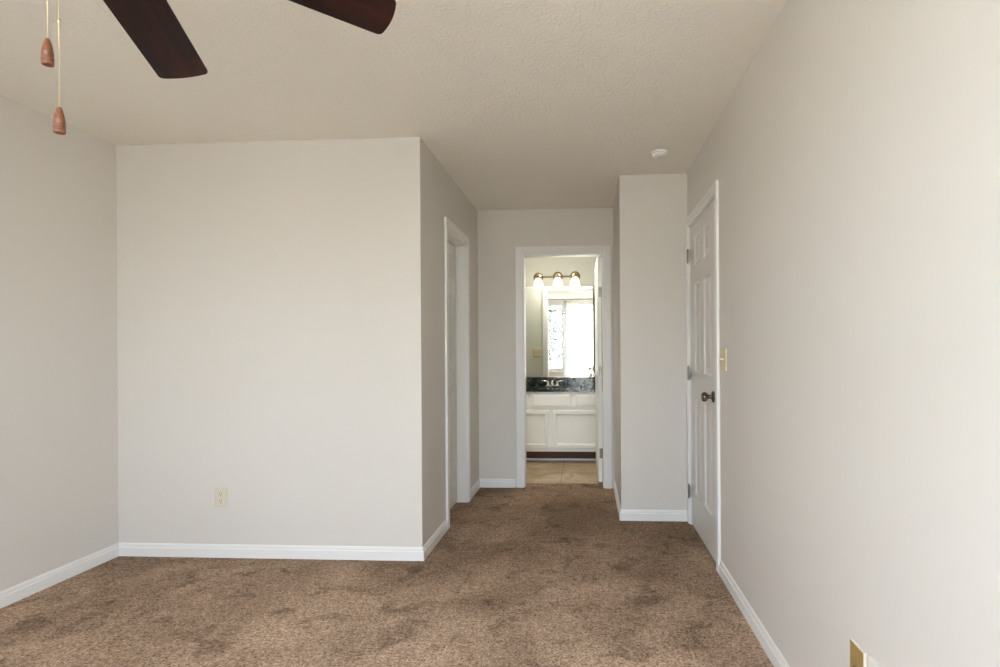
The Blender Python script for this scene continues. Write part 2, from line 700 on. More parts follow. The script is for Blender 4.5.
# ------------------------------------------------------------------ door casings and jambs
def casing(name, a0, a1, top, place, side=1, jamb_depth=T, both=False, label=None):
    """Casing in local coords: a = along wall, n = out of wall (front face at 0), mapped by place(a, n, z)."""
    bm = bmesh.new()

    def lb(aa, ab, na, nb, za, zb):
        vs = []
        for z in (za, zb):
            for n in (na, nb):
                for a in (aa, ab):
                    vs.append(bm.verts.new(place(a, n, z)))
        for f in ((0, 1, 3, 2), (4, 6, 7, 5), (0, 4, 5, 1), (2, 3, 7, 6), (0, 2, 6, 4), (1, 5, 7, 3)):
            bm.faces.new([vs[i] for i in f])
    r = 0.006
    # jambs
    lb(a0 - J, a0, -jamb_depth, 0, 0, top + J)
    lb(a1, a1 + J, -jamb_depth, 0, 0, top + J)
    lb(a0, a1, -jamb_depth, 0, top, top + J)
    faces = [(0, 1)]
    if both:
        faces.append((-jamb_depth, -1))
    for base, sg in faces:
        for (off, w, t0) in ((r, CW - r, 0.010), (r + 0.018, CW - r - 0.018, CT)):
            if off == r:
                seg = (r, r + 0.022)
                th = 0.010
            else:
                seg = (r + 0.018, CW)
                th = CT
            s0, s1 = seg
            lb(a0 - s1, a0 - s0, base, base + sg * th, 0, top + s1)
            lb(a1 + s0, a1 + s1, base, base + sg * th, 0, top + s1)
            lb(a0 - s0, a1 + s0, base, base + sg * th, top + s0, top + s1)
    # stops
    o = finish(bm, name, M_trim, bevel=0.0025, segs=2)
    return struct(o, label)


casing('trim_1', D1[0], D1[1], D1[2], lambda a, n, z: (XR - n, a, z), label='white casing around the six panel entry door')
casing('trim_2', D2[0], D2[1], D2[2], lambda a, n, z: (XB + n, a, z), label='white casing around the recessed closet door')
casing('trim_3', D3[0], D3[1], D3[2], lambda a, n, z: (a, YC - n, z), both=True, label='white casing around the open bathroom doorway')


# ------------------------------------------------------------------ panelled leaves
def panel_leaf(bm, w, h, t, panels, prof, both=True):
    """leaf in local coords: x 0..w, z 0..h, front face y=0 (towards -y), back y=t.
    panels: (x0, x1, z0, z1); prof: list of (inset, depth) steps."""
    xs = sorted({0.0, w, *[p[0] for p in panels], *[p[1] for p in panels]})
    zs = sorted({0.0, h, *[p[2] for p in panels], *[p[3] for p in panels]})

    def is_panel(xa, xb, za, zb):
        for p in panels:
            if abs(p[0] - xa) < 1e-6 and abs(p[1] - xb) < 1e-6 and abs(p[2] - za) < 1e-6 and abs(p[3] - zb) < 1e-6:
                return True
        return False

    sides = [(0.0, 1.0)] + ([(t, -1.0)] if both else [])
    for y0, sg in sides:
        for i in range(len(xs) - 1):
            for k in range(len(zs) - 1):
                xa, xb, za, zb = xs[i], xs[i + 1], zs[k], zs[k + 1]
                loops = [(0.0, 0.0)]
                if is_panel(xa, xb, za, zb):
                    loops = loops + list(prof)
                rings = []
                for ins, dep in loops:
                    y = y0 + sg * dep
                    rings.append([bm.verts.new(c) for c in ((xa + ins, y, za + ins), (xb - ins, y, za + ins), (xb - ins, y, zb - ins), (xa + ins, y, zb - ins))])
                for a, b in zip(rings, rings[1:]):
                    for q in range(4):
                        bm.faces.new((a[q], a[(q + 1) % 4], b[(q + 1) % 4], b[q]))
                bm.faces.new(rings[-1])
    def quad(*c):
        bm.faces.new([bm.verts.new(v) for v in c])
    quad((0, 0, 0), (0, t, 0), (0, t, h), (0, 0, h))
    quad((w, 0, 0), (w, 0, h), (w, t, h), (w, t, 0))
    quad((0, 0, h), (0, t, h), (w, t, h), (w, 0, h))
    quad((0, 0, 0), (w, 0, 0), (w, t, 0), (0, t, 0))
    if not both:
        quad((0, t, 0), (w, t, 0), (w, t, h), (0, t, h))
    bmesh.ops.remove_doubles(bm, verts=bm.verts, dist=1e-5)


DOOR_PROF = [(0.010, 0.009), (0.020, 0.010), (0.046, 0.002)]


def six_panels(w):
    st = 0.145 * w / 0.78
    mid = 0.10 * w / 0.78
    pw = (w - 2 * st - mid) / 2
    cols = ((st, st + pw), (st + pw + mid, w - st))
    rows = ((0.235, 0.875), (1.04, 1.63), (1.745, 1.945))
    return [(c[0], c[1], r[0], r[1]) for c in cols for r in rows]


def knob_bm(depth=0.0):
    """door knob on a rose, axis along +z from z=0"""
    bm = bmesh.new()
    lathe(bm, [(0, 0), (0.033, 0), (0.033, 0.004), (0.029, 0.009), (0.014, 0.012), (0.0115, 0.018), (0.0115, 0.028),
               (0.016, 0.034), (0.0235, 0.040), (0.0275, 0.049), (0.0275, 0.056), (0.0245, 0.063), (0.018, 0.067), (0, 0.067)], 28)
    return bm


def place_knob(parent, loc, direction, name='door_knob', mat=None):
    o = finish(knob_bm(), name, M_pewter if mat is None else mat, parent, smooth=True)
    o.location = loc
    o.rotation_mode = 'QUATERNION'
    o.rotation_quaternion = Vector((0, 0, 1)).rotation_difference(Vector(direction))
    o['label'] = 'round metal knob'
    return o


def hinge(parent, loc, leaf_dirs, name='hinge'):
    """knuckle barrel and two leaves; leaf_dirs = two xy unit vectors the leaves run along"""
    bm = bmesh.new()
    for k in range(5):
        z0 = -0.044 + k * 0.0177
        lathe(bm, [(0, z0), (0.0062, z0), (0.0062, z0 + 0.0168), (0, z0 + 0.0168)], 14)
    lathe(bm, [(0, 0.0447), (0.0045, 0.0447), (0.0035, 0.049), (0, 0.050)], 12)
    lathe(bm, [(0, -0.050), (0.0035, -0.049), (0.0045, -0.0445), (0, -0.0445)], 12)
    for d in leaf_dirs:
        dx, dy = d
        nx, ny = -dy * 0.001, dx * 0.001
        L_ = 0.030
        vs = []
        for z in (-0.044, 0.044):
            for s in (-1, 1):
                for l in (0.004, L_):
                    vs.append(bm.verts.new((dx * l + nx * s, dy * l + ny * s, z)))
        for f in ((0, 1, 3, 2), (4, 6, 7, 5), (0, 4, 5, 1), (2, 3, 7, 6), (0, 2, 6, 4), (1, 5, 7, 3)):
            bm.faces.new([vs[i] for i in f])
    o = finish(bm, name, M_hinge, parent)
    o.location = loc
    o['label'] = 'satin nickel butt hinge'
    return o


# door 1: entry door in the right wall, closed, hinged at its far edge
d1 = empty('door_1', (XR + 0.002, D1[0], 0))
struct(d1, 'white six panel entry door in right wall, closed, with dark pewter knob', 'door')
W1 = D1[1] - D1[0] - 0.006
bm = bmesh.new()
panel_leaf(bm, W1, 2.025, 0.035, six_panels(W1), DOOR_PROF)
# local x -> world +y, local -y (front) -> world -x
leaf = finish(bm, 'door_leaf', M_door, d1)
leaf.matrix_local = Matrix.Translation((0, 0.003, 0.012)) @ Matrix(((0, 1, 0, 0), (1, 0, 0, 0), (0, 0, 1, 0), (0, 0, 0, 1)))
place_knob(d1, (0.0, 0.080, 0.937), (-1, 0, 0))
for z in (1.845, 1.043, 0.233):
    hinge(d1, (-0.017, D1[1] - D1[0] - 0.001, z), ((0, -1), (0, 1)))

# door 2: closet door, set back at the closet face of the jamb
d2 = empty('door_2', (XB - 0.077, D2[0], 0))
struct(d2, 'white six panel closet door recessed in its frame, closed', 'door')
W2 = D2[1] - D2[0] - 0.006
bm = bmesh.new()
panel_leaf(bm, W2, 2.02, 0.035, six_panels(W2), DOOR_PROF)
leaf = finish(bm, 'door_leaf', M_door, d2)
leaf.matrix_local = Matrix.Translation((0, 0.003, 0.012)) @ Matrix(((0, -1, 0, 0), (1, 0, 0, 0), (0, 0, 1, 0), (0, 0, 0, 1)))
place_knob(d2, (0.0, 0.066, 0.937), (1, 0, 0))

# door 3: bathroom door, swung open into the bathroom, hinged on the right jamb
d3 = empty('door_3', (D3[1] - 0.003, YI + 0.004, 0), radians(91.2))
struct(d3, 'white bathroom door swung wide open along the right side', 'door')
W3 = D3[1] - D3[0] - 0.012
bm = bmesh.new()
panel_leaf(bm, W3, 2.02, 0.035, six_panels(W3), DOOR_PROF)
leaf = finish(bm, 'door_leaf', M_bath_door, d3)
leaf.matrix_local = Matrix.Translation((0.0, 0.0, 0.026))
place_knob(d3, (W3 - 0.066, 0.0, 0.955), (0, -1, 0), mat=M_chrome)
place_knob(d3, (W3 - 0.066, 0.035, 0.955), (0, 1, 0), mat=M_chrome)
for z in (1.72, 1.017, 0.282):
    hinge(d3, (-0.003, -0.004, z), ((0, 1), (1, 0)))

# ------------------------------------------------------------------ window behind the photographer
def build_window(name, w, hz, n, matrix, label, door=False):
    """local: x along the wall, y = 0 outside face .. T room face, z up from the sill opening"""
    w1 = empty(name)
    w1.matrix_world = matrix
    struct(w1, label, 'window')
    wx0, wx1 = -w / 2, w / 2
    F = 0.045
    bm = bmesh.new()
    box(bm, wx0, wx1, 0.02, 0.09, 0, F)
    box(bm, wx0, wx1, 0.02, 0.09, hz - F, hz)
    cols = [wx0 + w * i / n for i in range(n + 1)]
    for i, c in enumerate(cols):
        a, b = c - F / 2, c + F / 2
        if i == 0:
            a, b = c, c + F
        if i == n:
            a, b = c - F, c
        box(bm, a, b, 0.02, 0.09, F, hz - F)
    finish(bm, 'window_frame', M_trim, w1)
    for i in range(n):
        a = cols[i] + (F if i == 0 else F / 2)
        b = cols[i + 1] - (F if i == n - 1 else F / 2)
        zm = 0.69 if not door else hz
        for (za, zb, y) in ((F, zm + 0.016, 0.062), (zm - 0.016, hz - F, 0.038)) if not door else ((F, hz - F, 0.045),):
            bm = bmesh.new()
            s = 0.032
            box(bm, a, a + s, y, y + 0.024, za, zb)
            box(bm, b - s, b, y, y + 0.024, za, zb)
            box(bm, a + s, b - s, y, y + 0.024, za, za + s)
            box(bm, a + s, b - s, y, y + 0.024, zb - s, zb)
            sash = finish(bm, 'sash', M_trim, w1)
            bm = bmesh.new()
            box(bm, a + s - 0.004, b - s + 0.004, y + 0.010, y + 0.014, za + s - 0.004, zb - s + 0.004)
            finish(bm, 'pane', M_pane, sash)
    bm = bmesh.new()
    box(bm, wx0 - 0.05, wx1 + 0.05, 0.09, T + 0.03, -0.022, 0.0)
    finish(bm, 'window_sill', M_trim, w1, bevel=0.004)
    bm = bmesh.new()
    for (a, b, za, zb) in ((wx0 - 0.06, wx0, 0, hz + 0.06), (wx1, wx1 + 0.06, 0, hz + 0.06), (wx0, wx1, hz, hz + 0.06)):
        box(bm, a, b, T, T + 0.014, za, zb)
    finish(bm, 'casing', M_trim, w1)


build_window('window_1', WX1 - WX0, WZ1 - WZ0, 2, Matrix.Translation(((WX0 + WX1) / 2, YB - T, WZ0)),
             'double sash window in the wall behind the photographer')
build_window('window_3', GX1 - GX0, WZ1 - GZ0, 1, Matrix.Translation(((GX0 + GX1) / 2, YB - T, GZ0)),
             'glazed patio door behind the white sheer curtain', door=True)
build_window('window_2', VY1 - VY0, WZ1 - WZ0, 2, Matrix.Translation((XL - T, (VY0 + VY1) / 2, WZ0)) @ Matrix.Rotation(-pi / 2, 4, 'Z'),
             'double sash window in the left wall, nearer than the photo shows')

# curtain and its rod
cur = empty('curtain', (-0.01, YB + 0.11, 0.02))
tag(cur, 'white sheer floor length curtain hanging over the glazed patio door', 'curtain')
bm = bmesh.new()
CX0, CX1 = -0.52, 0.50
nx, nz = 150, 24
grid = []
rng = random.Random(4)
ph = [rng.uniform(0, 6.28) for _ in range(4)]
for iz in range(nz + 1):
    v = iz / nz
    row = []
    for ix in range(nx + 1):
        u = ix / nx
        x = CX0 + (CX1 - CX0) * u
        amp = 0.022 + 0.012 * (1 - v)
        y = amp * sin(2 * pi * 13 * u + 0.5 * sin(3 * v + ph[0])) + 0.010 * sin(2 * pi * 5.3 * u + ph[1] + 1.2 * v)
        row.append(bm.verts.new((x, y, 2.365 * v)))
    grid.append(row)
for iz in range(nz):
    for ix in range(nx):
        bm.faces.new((grid[iz][ix], grid[iz][ix + 1], grid[iz + 1][ix + 1], grid[iz + 1][ix]))
finish(bm, 'sheer_panel', M_sheer, cur, smooth=True)
rod = empty('curtain_rod', ((WX0 + WX1) / 2, YB + 0.11, 2.398))
tag(rod, 'slim white curtain rod above the bedroom window', 'curtain rod')
bm = bmesh.new()
tube(bm, [(-0.55, 0, 0), (1.52, 0, 0)], 0.011, 14)
finish(bm, 'pole', M_trim, rod, smooth=True)
for x in (-0.52, 1.49):
    bm = bmesh.new()
    tube(bm, [(x, -0.11, 0.0), (x, 0.0, 0.0)], 0.007, 10)
    lathe(bm, [(0, 0), (0.025, 0), (0.025, 0.006), (0, 0.006)], 18, Matrix.Translation((x, -0.11, 0)) @ Matrix.Rotation(-pi / 2, 4, 'X'))
    finish(bm, 'bracket', M_trim, rod, smooth=False)

# ------------------------------------------------------------------ yard seen through the window, in the bathroom mirror
def grass_mat():
    m, nt, b = new_mat('lawn')
    g = nt.nodes.new('ShaderNodeNewGeometry')
    n = nt.nodes.new('ShaderNodeTexNoise')
    n.inputs['Scale'].default_value = 3
    n.inputs['Detail'].default_value = 8
    nt.links.new(g.outputs['Position'], n.inputs['Vector'])
    r = nt.nodes.new('ShaderNodeValToRGB')
    r.color_ramp.elements[0].position = 0.3
    r.color_ramp.elements[1].position = 0.7
    r.color_ramp.elements[0].color = (0.36, 0.34, 0.28, 1)
    r.color_ramp.elements[1].color = (0.52, 0.49, 0.41, 1)
    nt.links.new(n.outputs['Fac'], r.inputs['Fac'])
    nt.links.new(r.outputs['Color'], b.inputs['Base Color'])
    b.inputs['Roughness'].default_value = 0.95
    return m


bm = bmesh.new()
box(bm, -35, 30, -45, YB - T - 0.01, -0.5, -0.3)
box(bm, -35, XL - T - 0.01, YB - T - 0.01, 25, -0.5, -0.3)
struct(finish(bm, 'ground', grass_mat()), 'pale lawn outside the bedroom window', 'lawn')

M_bark = plain('bark', (0.16, 0.13, 0.11), 0.9, bump=0.5, bscale=20, vary=0.2)
M_leaf = plain('foliage', (0.085, 0.095, 0.088), 0.8, vary=0.3)


def tree(loc, h, label, seed):
    r = random.Random(seed)
    t = empty('tree', loc)
    tag(t, label, 'tree', 'trees outside the window')
    bm = bmesh.new()
    tube(bm, [(0, 0, 0), (0.05, 0, h * 0.25), (-0.03, 0.02, h * 0.55), (0.02, 0, h * 0.9)], [0.13, 0.10, 0.07, 0.02], 10)
    for k in range(9):
        z = h * (0.28 + 0.06 * k)
        a = r.uniform(0, 6.28)
        l = r.uniform(0.6, 1.3) * (1.1 - 0.07 * k)
        tube(bm, [(0, 0, z), (cos(a) * l * 0.5, sin(a) * l * 0.5, z + 0.25), (cos(a) * l, sin(a) * l, z + 0.6)], [0.04, 0.025, 0.008], 6)
    finish(bm, 'trunk', M_bark, t, smooth=True)
    bm = bmesh.new()
    for k in range(2600):
        z = r.uniform(0.25, 1.0)
        rad = 1.5 * math.sqrt(max(0, 1 - ((z - 0.6) / 0.42) ** 2)) * r.uniform(0.2, 1.0)
        a = r.uniform(0, 6.28)
        c = Vector((cos(a) * rad, sin(a) * rad, z * h))
        u = Vector((r.uniform(-1, 1), r.uniform(-1, 1), r.uniform(-1, 1))).normalized()
        w = u.cross(Vector((r.uniform(-1, 1), r.uniform(-1, 1), r.uniform(-1, 1)))).normalized()
        s = r.uniform(0.06, 0.13)
        bm.faces.new([bm.verts.new(c + u * s), bm.verts.new(c + w * s * 0.5), bm.verts.new(c - u * s), bm.verts.new(c - w * s * 0.5)])
    finish(bm, 'foliage', M_leaf, t, recalc=False)
    return t


tree((-1.9, -11.5, -0.3), 4.2, 'leafy tree seen through the clear window pane in the mirror', 3)
tree((-4.6, -15.0, -0.3), 5.0, 'taller tree farther left in the yard beyond the window', 8)

# ------------------------------------------------------------------ ceiling fan
FX, FY, FZ = -0.9522, 0.9711, 2.06
fan = empty('ceiling_fan', (FX, FY, H))
tag(fan, 'dark mahogany ceiling fan with two brass pull chains, at top left', 'ceiling fan')
bm = bmesh.new()
lathe(bm, [(0, 0), (0.072, 0), (0.072, -0.012), (0.060, -0.045), (0.030, -0.062), (0, -0.062)], 36)
finish(bm, 'canopy', M_bronze, fan, smooth=True)
bm = bmesh.new()
tube(bm, [(0, 0, -0.055), (0, 0, -0.20)], 0.0135, 16)
finish(bm, 'downrod', M_bronze, fan, smooth=True)
bm = bmesh.new()
lathe(bm, [(0, -0.19), (0.04, -0.19), (0.075, -0.205), (0.115, -0.225), (0.130, -0.255), (0.130, -0.315), (0.118, -0.345),
           (0.085, -0.360), (0, -0.360)], 40)
finish(bm, 'motor_housing', M_bronze, fan, smooth=True)
bm = bmesh.new()
lathe(bm, [(0, -0.360), (0.062, -0.360), (0.067, -0.372), (0.067, -0.420), (0.050, -0.438), (0.022, -0.450), (0, -0.452)], 32)
finish(bm, 'switch_housing', M_bronze, fan, smooth=True)
R0, R1 = 0.15, 0.6091
bz = FZ - H


def blade_bm():
    bm = bmesh.new()
    w1, w0, rc, sag = 0.067, 0.0618, 0.016, 0.0103
    half = [(R0 - 0.015, w0 - 0.02), (R0, w0)]
    # straight edge, rounded corner, shallow arc across the tip
    yc = w1 - rc
    xt = R1 - sag * (yc / w1) ** 2
    slope = 2 * sag * yc / w1 ** 2
    a1 = math.atan(slope)
    for k in range(9):
        a = pi / 2 - (pi / 2 - a1) * k / 8
        half.append((xt - rc * cos(a1) + rc * cos(a), yc - rc * sin(a1) + rc * sin(a)))
    y_last = half[-1][1]
    for k in range(1, 6):
        y = y_last * (1 - k / 5)
        half.append((R1 - sag * (y / w1) ** 2, y))
    pts = half + [(x, -y) for x, y in reversed(half[:-1])]
    th = 0.006
    top = [bm.verts.new((x, y, th / 2)) for x, y in pts]
    bot = [bm.verts.new((x, y, -th / 2)) for x, y in pts]
    bm.faces.new(top)
    bm.faces.new(list(reversed(bot)))
    n = len(pts)
    for i in range(n):
        bm.faces.new((top[i], bot[i], bot[(i + 1) % n], top[(i + 1) % n]))
    return bm


for k in range(5):
    # the sagging blades droop a little and each arm has its own twist
    ang = radians(36.38 + 72 * k)
    droop = (0.0814, 0.1006, 0.09, 0.085, 0.09)[k]
    twist = (-10.04, -14.3, -12, -13, -12)[k]
    rot = (Matrix.Translation((0, 0, bz)) @ Matrix.Rotation(ang, 4, 'Z') @ Matrix.Rotation(droop, 4, 'Y')
           @ Matrix.Rotation(radians(twist), 4, 'X'))
    bl = finish(blade_bm(), 'blade', M_blade, fan, bevel=0.0015)
    bl.matrix_local = rot
    bm = bmesh.new()
    # cast arm: narrow at the motor, flared under the blade root
    pr = [(0.075, 0.016, 0.022), (0.115, 0.014, 0.012), (0.150, 0.020, -0.004), (0.175, 0.040, -0.005), (0.215, 0.046, -0.005), (0.245, 0.020, -0.005), (0.255, 0.004, -0.005)]
    va = [[bm.verts.new((x, s * w, z + dz)) for s in (-1, 1) for dz in (0.0, -0.005)] for x, w, z in pr]
    for a, b in zip(va, va[1:]):
        bm.faces.new((a[0], a[2], b[2], b[0]))
        bm.faces.new((a[1], b[1], b[3], a[3]))
        bm.faces.new((a[0], b[0], b[1], a[1]))
        bm.faces.new((a[2], a[3], b[3], b[2]))
    bm.faces.new((va[0][0], va[0][1], va[0][3], va[0][2]))
    bm.faces.new((va[-1][0], va[-1][2], va[-1][3], va[-1][1]))
    for (x, y) in ((0.19, -0.025), (0.19, 0.025), (0.235, 0)):
        lathe(bm, [(0, -0.0095), (0.004, -0.0095), (0.005, -0.0115), (0.003, -0.0135), (0, -0.0138)], 12, Matrix.Translation((x, y, 0)))
    ir = finish(bm, 'blade_iron', M_bronze, fan)
    ir.matrix_local = rot


def pull_chain(x, y, ztop, zfob, connector=None):
    """bead chain with a turned wooden pull; coordinates in the world"""
    bm = bmesh.new()
    z = ztop
    while z > zfob - 0.004:
        bmesh.ops.create_icosphere(bm, subdivisions=1, radius=0.0014, matrix=Matrix.Translation((x - FX, y - FY, z - H)))
        z -= 0.0040
    tube(bm, [(x - FX, y - FY, ztop - H), (x - FX, y - FY, zfob - H - 0.004)], 0.0006, 6)
    # short outlet where the chain leaves the switch housing
    dx, dy = FX - x, FY - y
    tube(bm, [(x - FX, y - FY, ztop - H), (x - FX + dx * 0.1, y - FY + dy * 0.1, ztop - H + 0.004), (x - FX + dx * 0.4, y - FY + dy * 0.4, ztop - H + 0.006)], 0.003, 8)
    if connector:
        lathe(bm, [(0, -0.005), (0.0024, -0.004), (0.0024, 0.004), (0, 0.005)], 10, Matrix.Translation((x - FX, y - FY, connector - H)))
    ch = finish(bm, 'pull_chain', M_chain, fan, smooth=True)
    ch['label'] = 'beaded brass pull chain'
    bm = bmesh.new()
    prof = [(0, 0.0), (0.0030, -0.0005), (0.0046, -0.004), (0.0068, -0.012), (0.0086, -0.022), (0.0095, -0.031)]
    for q in range(3):
        zb = -0.0335 - q * 0.0042
        prof += [(0.0080, zb), (0.0080, zb - 0.0013), (0.0098, zb - 0.0018), (0.0099, zb - 0.0030)]
    prof += [(0.0096, -0.0470), (0.0090, -0.0500), (0.0078, -0.0505), (0.0065, -0.044), (0, -0.043)]
    lathe(bm, prof, 28)
    f = finish(bm, 'pull_knob', M_knobwood, ch, smooth=True)
    f.location = (x - FX, y - FY, zfob - H)
    f['label'] = 'turned reddish wood bell shaped pull'


pull_chain(-1.0055, 0.995, 2.035, 1.799)
pull_chain(-1.0055, 1.018, 2.035, 1.680, connector=1.845)

# ------------------------------------------------------------------ smoke detector
sd = empty('smoke_detector', (0.468, 3.53, H))
tag(sd, 'small round white smoke detector on the hall ceiling', 'smoke detector')
bm = bmesh.new()
lathe(bm, [(0, 0), (0.050, 0), (0.050, -0.010), (0, -0.010)], 36)
finish(bm, 'base_ring', M_white_plastic, sd)
bm = bmesh.new()
lathe(bm, [(0, -0.010), (0.043, -0.010), (0.045, -0.014), (0.044, -0.026), (0.037, -0.034), (0.015, -0.036), (0, -0.036)], 36)
finish(bm, 'cover', M_white_plastic, sd, smooth=True)
bm = bmesh.new()
lathe(bm, [(0, -0.0355), (0.008, -0.0355), (0.008, -0.038), (0, -0.0385)], 18)
finish(bm, 'test_button', M_ivory_light, sd, smooth=True)


# ------------------------------------------------------------------ electrical plates
def wall_frame(loc, normal):
    """matrix with local +y out of the wall, +z up"""
    n = Vector(normal).normalized()
    z = Vector((0, 0, 1))
    x = n.cross(z).normalized()
    m = Matrix((x, n, z)).transposed().to_4x4()
    return Matrix.Translation(loc) @ m


def plate_part(bm, w, h, t=0.006):
    # pillow-edged cover plate, lying on y = 0..t
    b = 0.004
    lo = [(-w / 2, -h / 2), (w / 2, -h / 2), (w / 2, h / 2), (-w / 2, h / 2)]
    rings = []
    for ins, y in ((0, 0), (0, t * 0.4), (b * 0.35, t * 0.8), (b, t)):
        rings.append([bm.verts.new((x - math.copysign(ins, x), y, z - math.copysign(ins, z))) for x, z in lo])
    for a, c in zip(rings, rings[1:]):
        for q in range(4):
            bm.faces.new((a[q], a[(q + 1) % 4], c[(q + 1) % 4], c[q]))
    bm.faces.new(rings[-1])
    bm.faces.new(rings[0])


def screw(bm, x, z, y):
    lathe(bm, [(0, 0), (0.0032, 0), (0.0030, 0.001), (0, 0.0014)], 12, Matrix.Translation((x, y, z)) @ Matrix.Rotation(-pi / 2, 4, 'X'))


def duplex_outlet(loc, normal, label, mat):
    t = empty('wall_outlet')
    t.matrix_world = wall_frame(loc, normal)
    tag(t, label, 'outlet')
    bm = bmesh.new()
    plate_part(bm, 0.074, 0.114)
    screw(bm, 0, 0, 0.006)
    finish(bm, 'cover_plate', mat, t)
    for z in (0.0195, -0.0195):
        bm = bmesh.new()
        lathe(bm, [(0, 0), (0.0168, 0), (0.0168, 0.0022), (0.0155, 0.003), (0, 0.003)], 28, Matrix.Translation((0, 0.0055, z)) @ Matrix.Rotation(-pi / 2, 4, 'X'))
        rc = finish(bm, 'receptacle', mat, t)
        bm = bmesh.new()
        box(bm, -0.0078, -0.0052, 0.0082, 0.0088, z + 0.000, z + 0.009)
        box(bm, 0.0052, 0.0076, 0.0082, 0.0088, z + 0.001, z + 0.008)
        lathe(bm, [(0, 0), (0.0028, 0), (0.0028, 0.0006), (0, 0.0006)], 12, Matrix.Translation((0, 0.0082, z - 0.0075)) @ Matrix.Rotation(-pi / 2, 4, 'X'))
        finish(bm, 'socket_slots', M_dark, rc)
    return t


def toggle_switch(loc, normal, label, gangs, mat):
    t = empty('light_switch')
    t.matrix_world = wall_frame(loc, normal)
    tag(t, label, 'light switch')
    w = 0.070 + 0.046 * (gangs - 1)
    bm = bmesh.new()
    plate_part(bm, w, 0.114, 0.008)
    xs = [0.0] if gangs == 1 else [-0.023, 0.023]
    for x in xs:
        screw(bm, x, 0.030, 0.008)
        screw(bm, x, -0.030, 0.008)
    finish(bm, 'cover_plate', mat, t)
    for x in xs:
        bm = bmesh.new()
        box(bm, x - 0.005, x + 0.005, 0.0078, 0.0092, -0.012, 0.012)
        vs = [bm.verts.new(v) for v in ((x - 0.0042, 0.008, -0.006), (x + 0.0042, 0.008, -0.006), (x + 0.0042, 0.008, 0.006), (x - 0.0042, 0.008, 0.006),
                                        (x - 0.0033, 0.021, 0.004), (x + 0.0033, 0.021, 0.004), (x + 0.0033, 0.020, 0.011), (x - 0.0033, 0.020, 0.011))]
        for f in ((0, 1, 2, 3), (4, 5, 6, 7), (0, 1, 5, 4), (1, 2, 6, 5), (2, 3, 7, 6), (3, 0, 4, 7)):
            bm.faces.new([vs[i] for i in f])
        finish(bm, 'toggle', M_ivory_light, t)
    return t


duplex_outlet((-2.145, YF, 0.352), (0, -1, 0), 'ivory duplex outlet low on the blank left wall', M_ivory_light)
toggle_switch((XR, 2.957, 1.152), (-1, 0, 0), 'ivory double toggle switch plate beside the entry door casing', 2, M_ivory)
toggle_switch((-0.690, YI, 1.165), (0, 1, 0), 'ivory switch plate on the bathroom wall, seen in the mirror', 2, M_ivory)

# two low plates on the right wall, near the photographer
cp = empty('wall_plate')
cp.matrix_world = wall_frame((XR, 1.528, 0.362), (-1, 0, 0))
tag(cp, 'brass coloured cable plate low on the right wall, left of the pale outlet', 'wall plate')
bm = bmesh.new()
plate_part(bm, 0.074, 0.116, 0.007)
finish(bm, 'plate_rim', M_ivory_light, cp)
bm = bmesh.new()
box(bm, -0.0352, 0.0352, 0.0062, 0.0078, -0.0555, 0.0560)
screw(bm, 0, 0.030, 0.0078)
screw(bm, 0, -0.030, 0.0078)
finish(bm, 'plate_face', M_gold, cp)
bm = bmesh.new()
lathe(bm, [(0, 0), (0.0062, 0), (0.0062, 0.003), (0.0045, 0.003), (0.0045, 0.009), (0.002, 0.009), (0.002, 0.004), (0, 0.004)], 16,
      Matrix.Translation((0, 0.0075, 0)) @ Matrix.Rotation(-pi / 2, 4, 'X'))
finish(bm, 'cable_jack', M_brass, cp)
duplex_outlet((XR, 1.434, 0.366), (-1, 0, 0), 'pale off white duplex outlet low on the right wall, nearest the camera', M_pale)

# ------------------------------------------------------------------ bathroom: vanity
VY = 5.95                       # cabinet front
VX0, VX1 = -1.43, 0.70
van = empty('vanity_cabinet', (0, VY, 0))
tag(van, 'white painted bathroom vanity cabinet with dark toe kick', 'cabinet')
bm = bmesh.new()
box(bm, VX0, VX1, 0.0, YM - VY - 0.004, 0.124, 0.762)
finish(bm, 'carcass', M_cab, van)
bm = bmesh.new()
box(bm, VX0, VX1, 0.155, 0.17, 0.0, 0.124)
finish(bm, 'toe_kick', M_kick, van)['label'] = 'dark wood toe kick board'
bm = bmesh.new()
box(bm, VX0, VX1, 0.14, 0.155, 0.0, 0.024)
finish(bm, 'shoe_molding', M_trim, van, bevel=0.006, segs=3)
FR = [(0.006, 0.0), (0.012, 0.004)]
DR = [(0.004, -0.004), (0.038, -0.004), (0.044, 0.006), (0.052, 0.0075)]
for (x0, x1) in ((-1.072, -0.619), (-0.567, -0.167), (-0.115, 0.285)):
    bm = bmesh.new()
    panel_leaf(bm, x1 - x0, 0.136, 0.018, [(0.012, x1 - x0 - 0.012, 0.012, 0.124)], [(0.006, -0.003), (0.012, -0.003)], both=False)
    o = finish(bm, 'drawer_front', M_cab, van)
    o.location = (x0, -0.0185, 0.602)
for (x0, x1) in ((-0.847, -0.393), (-0.350, 0.153), (0.193, 0.623)):
    bm = bmesh.new()
    w = x1 - x0
    panel_leaf(bm, w, 0.402, 0.018, [(0.0, w, 0.0, 0.402)], DR, both=False)
    o = finish(bm, 'cabinet_door', M_cab, van)
    o.location = (x0, -0.0185, 0.163)

ct = empty('countertop', (0, VY, 0.762))
tag(ct, 'dark green black stone vanity countertop with backsplash', 'countertop')
bm = bmesh.new()
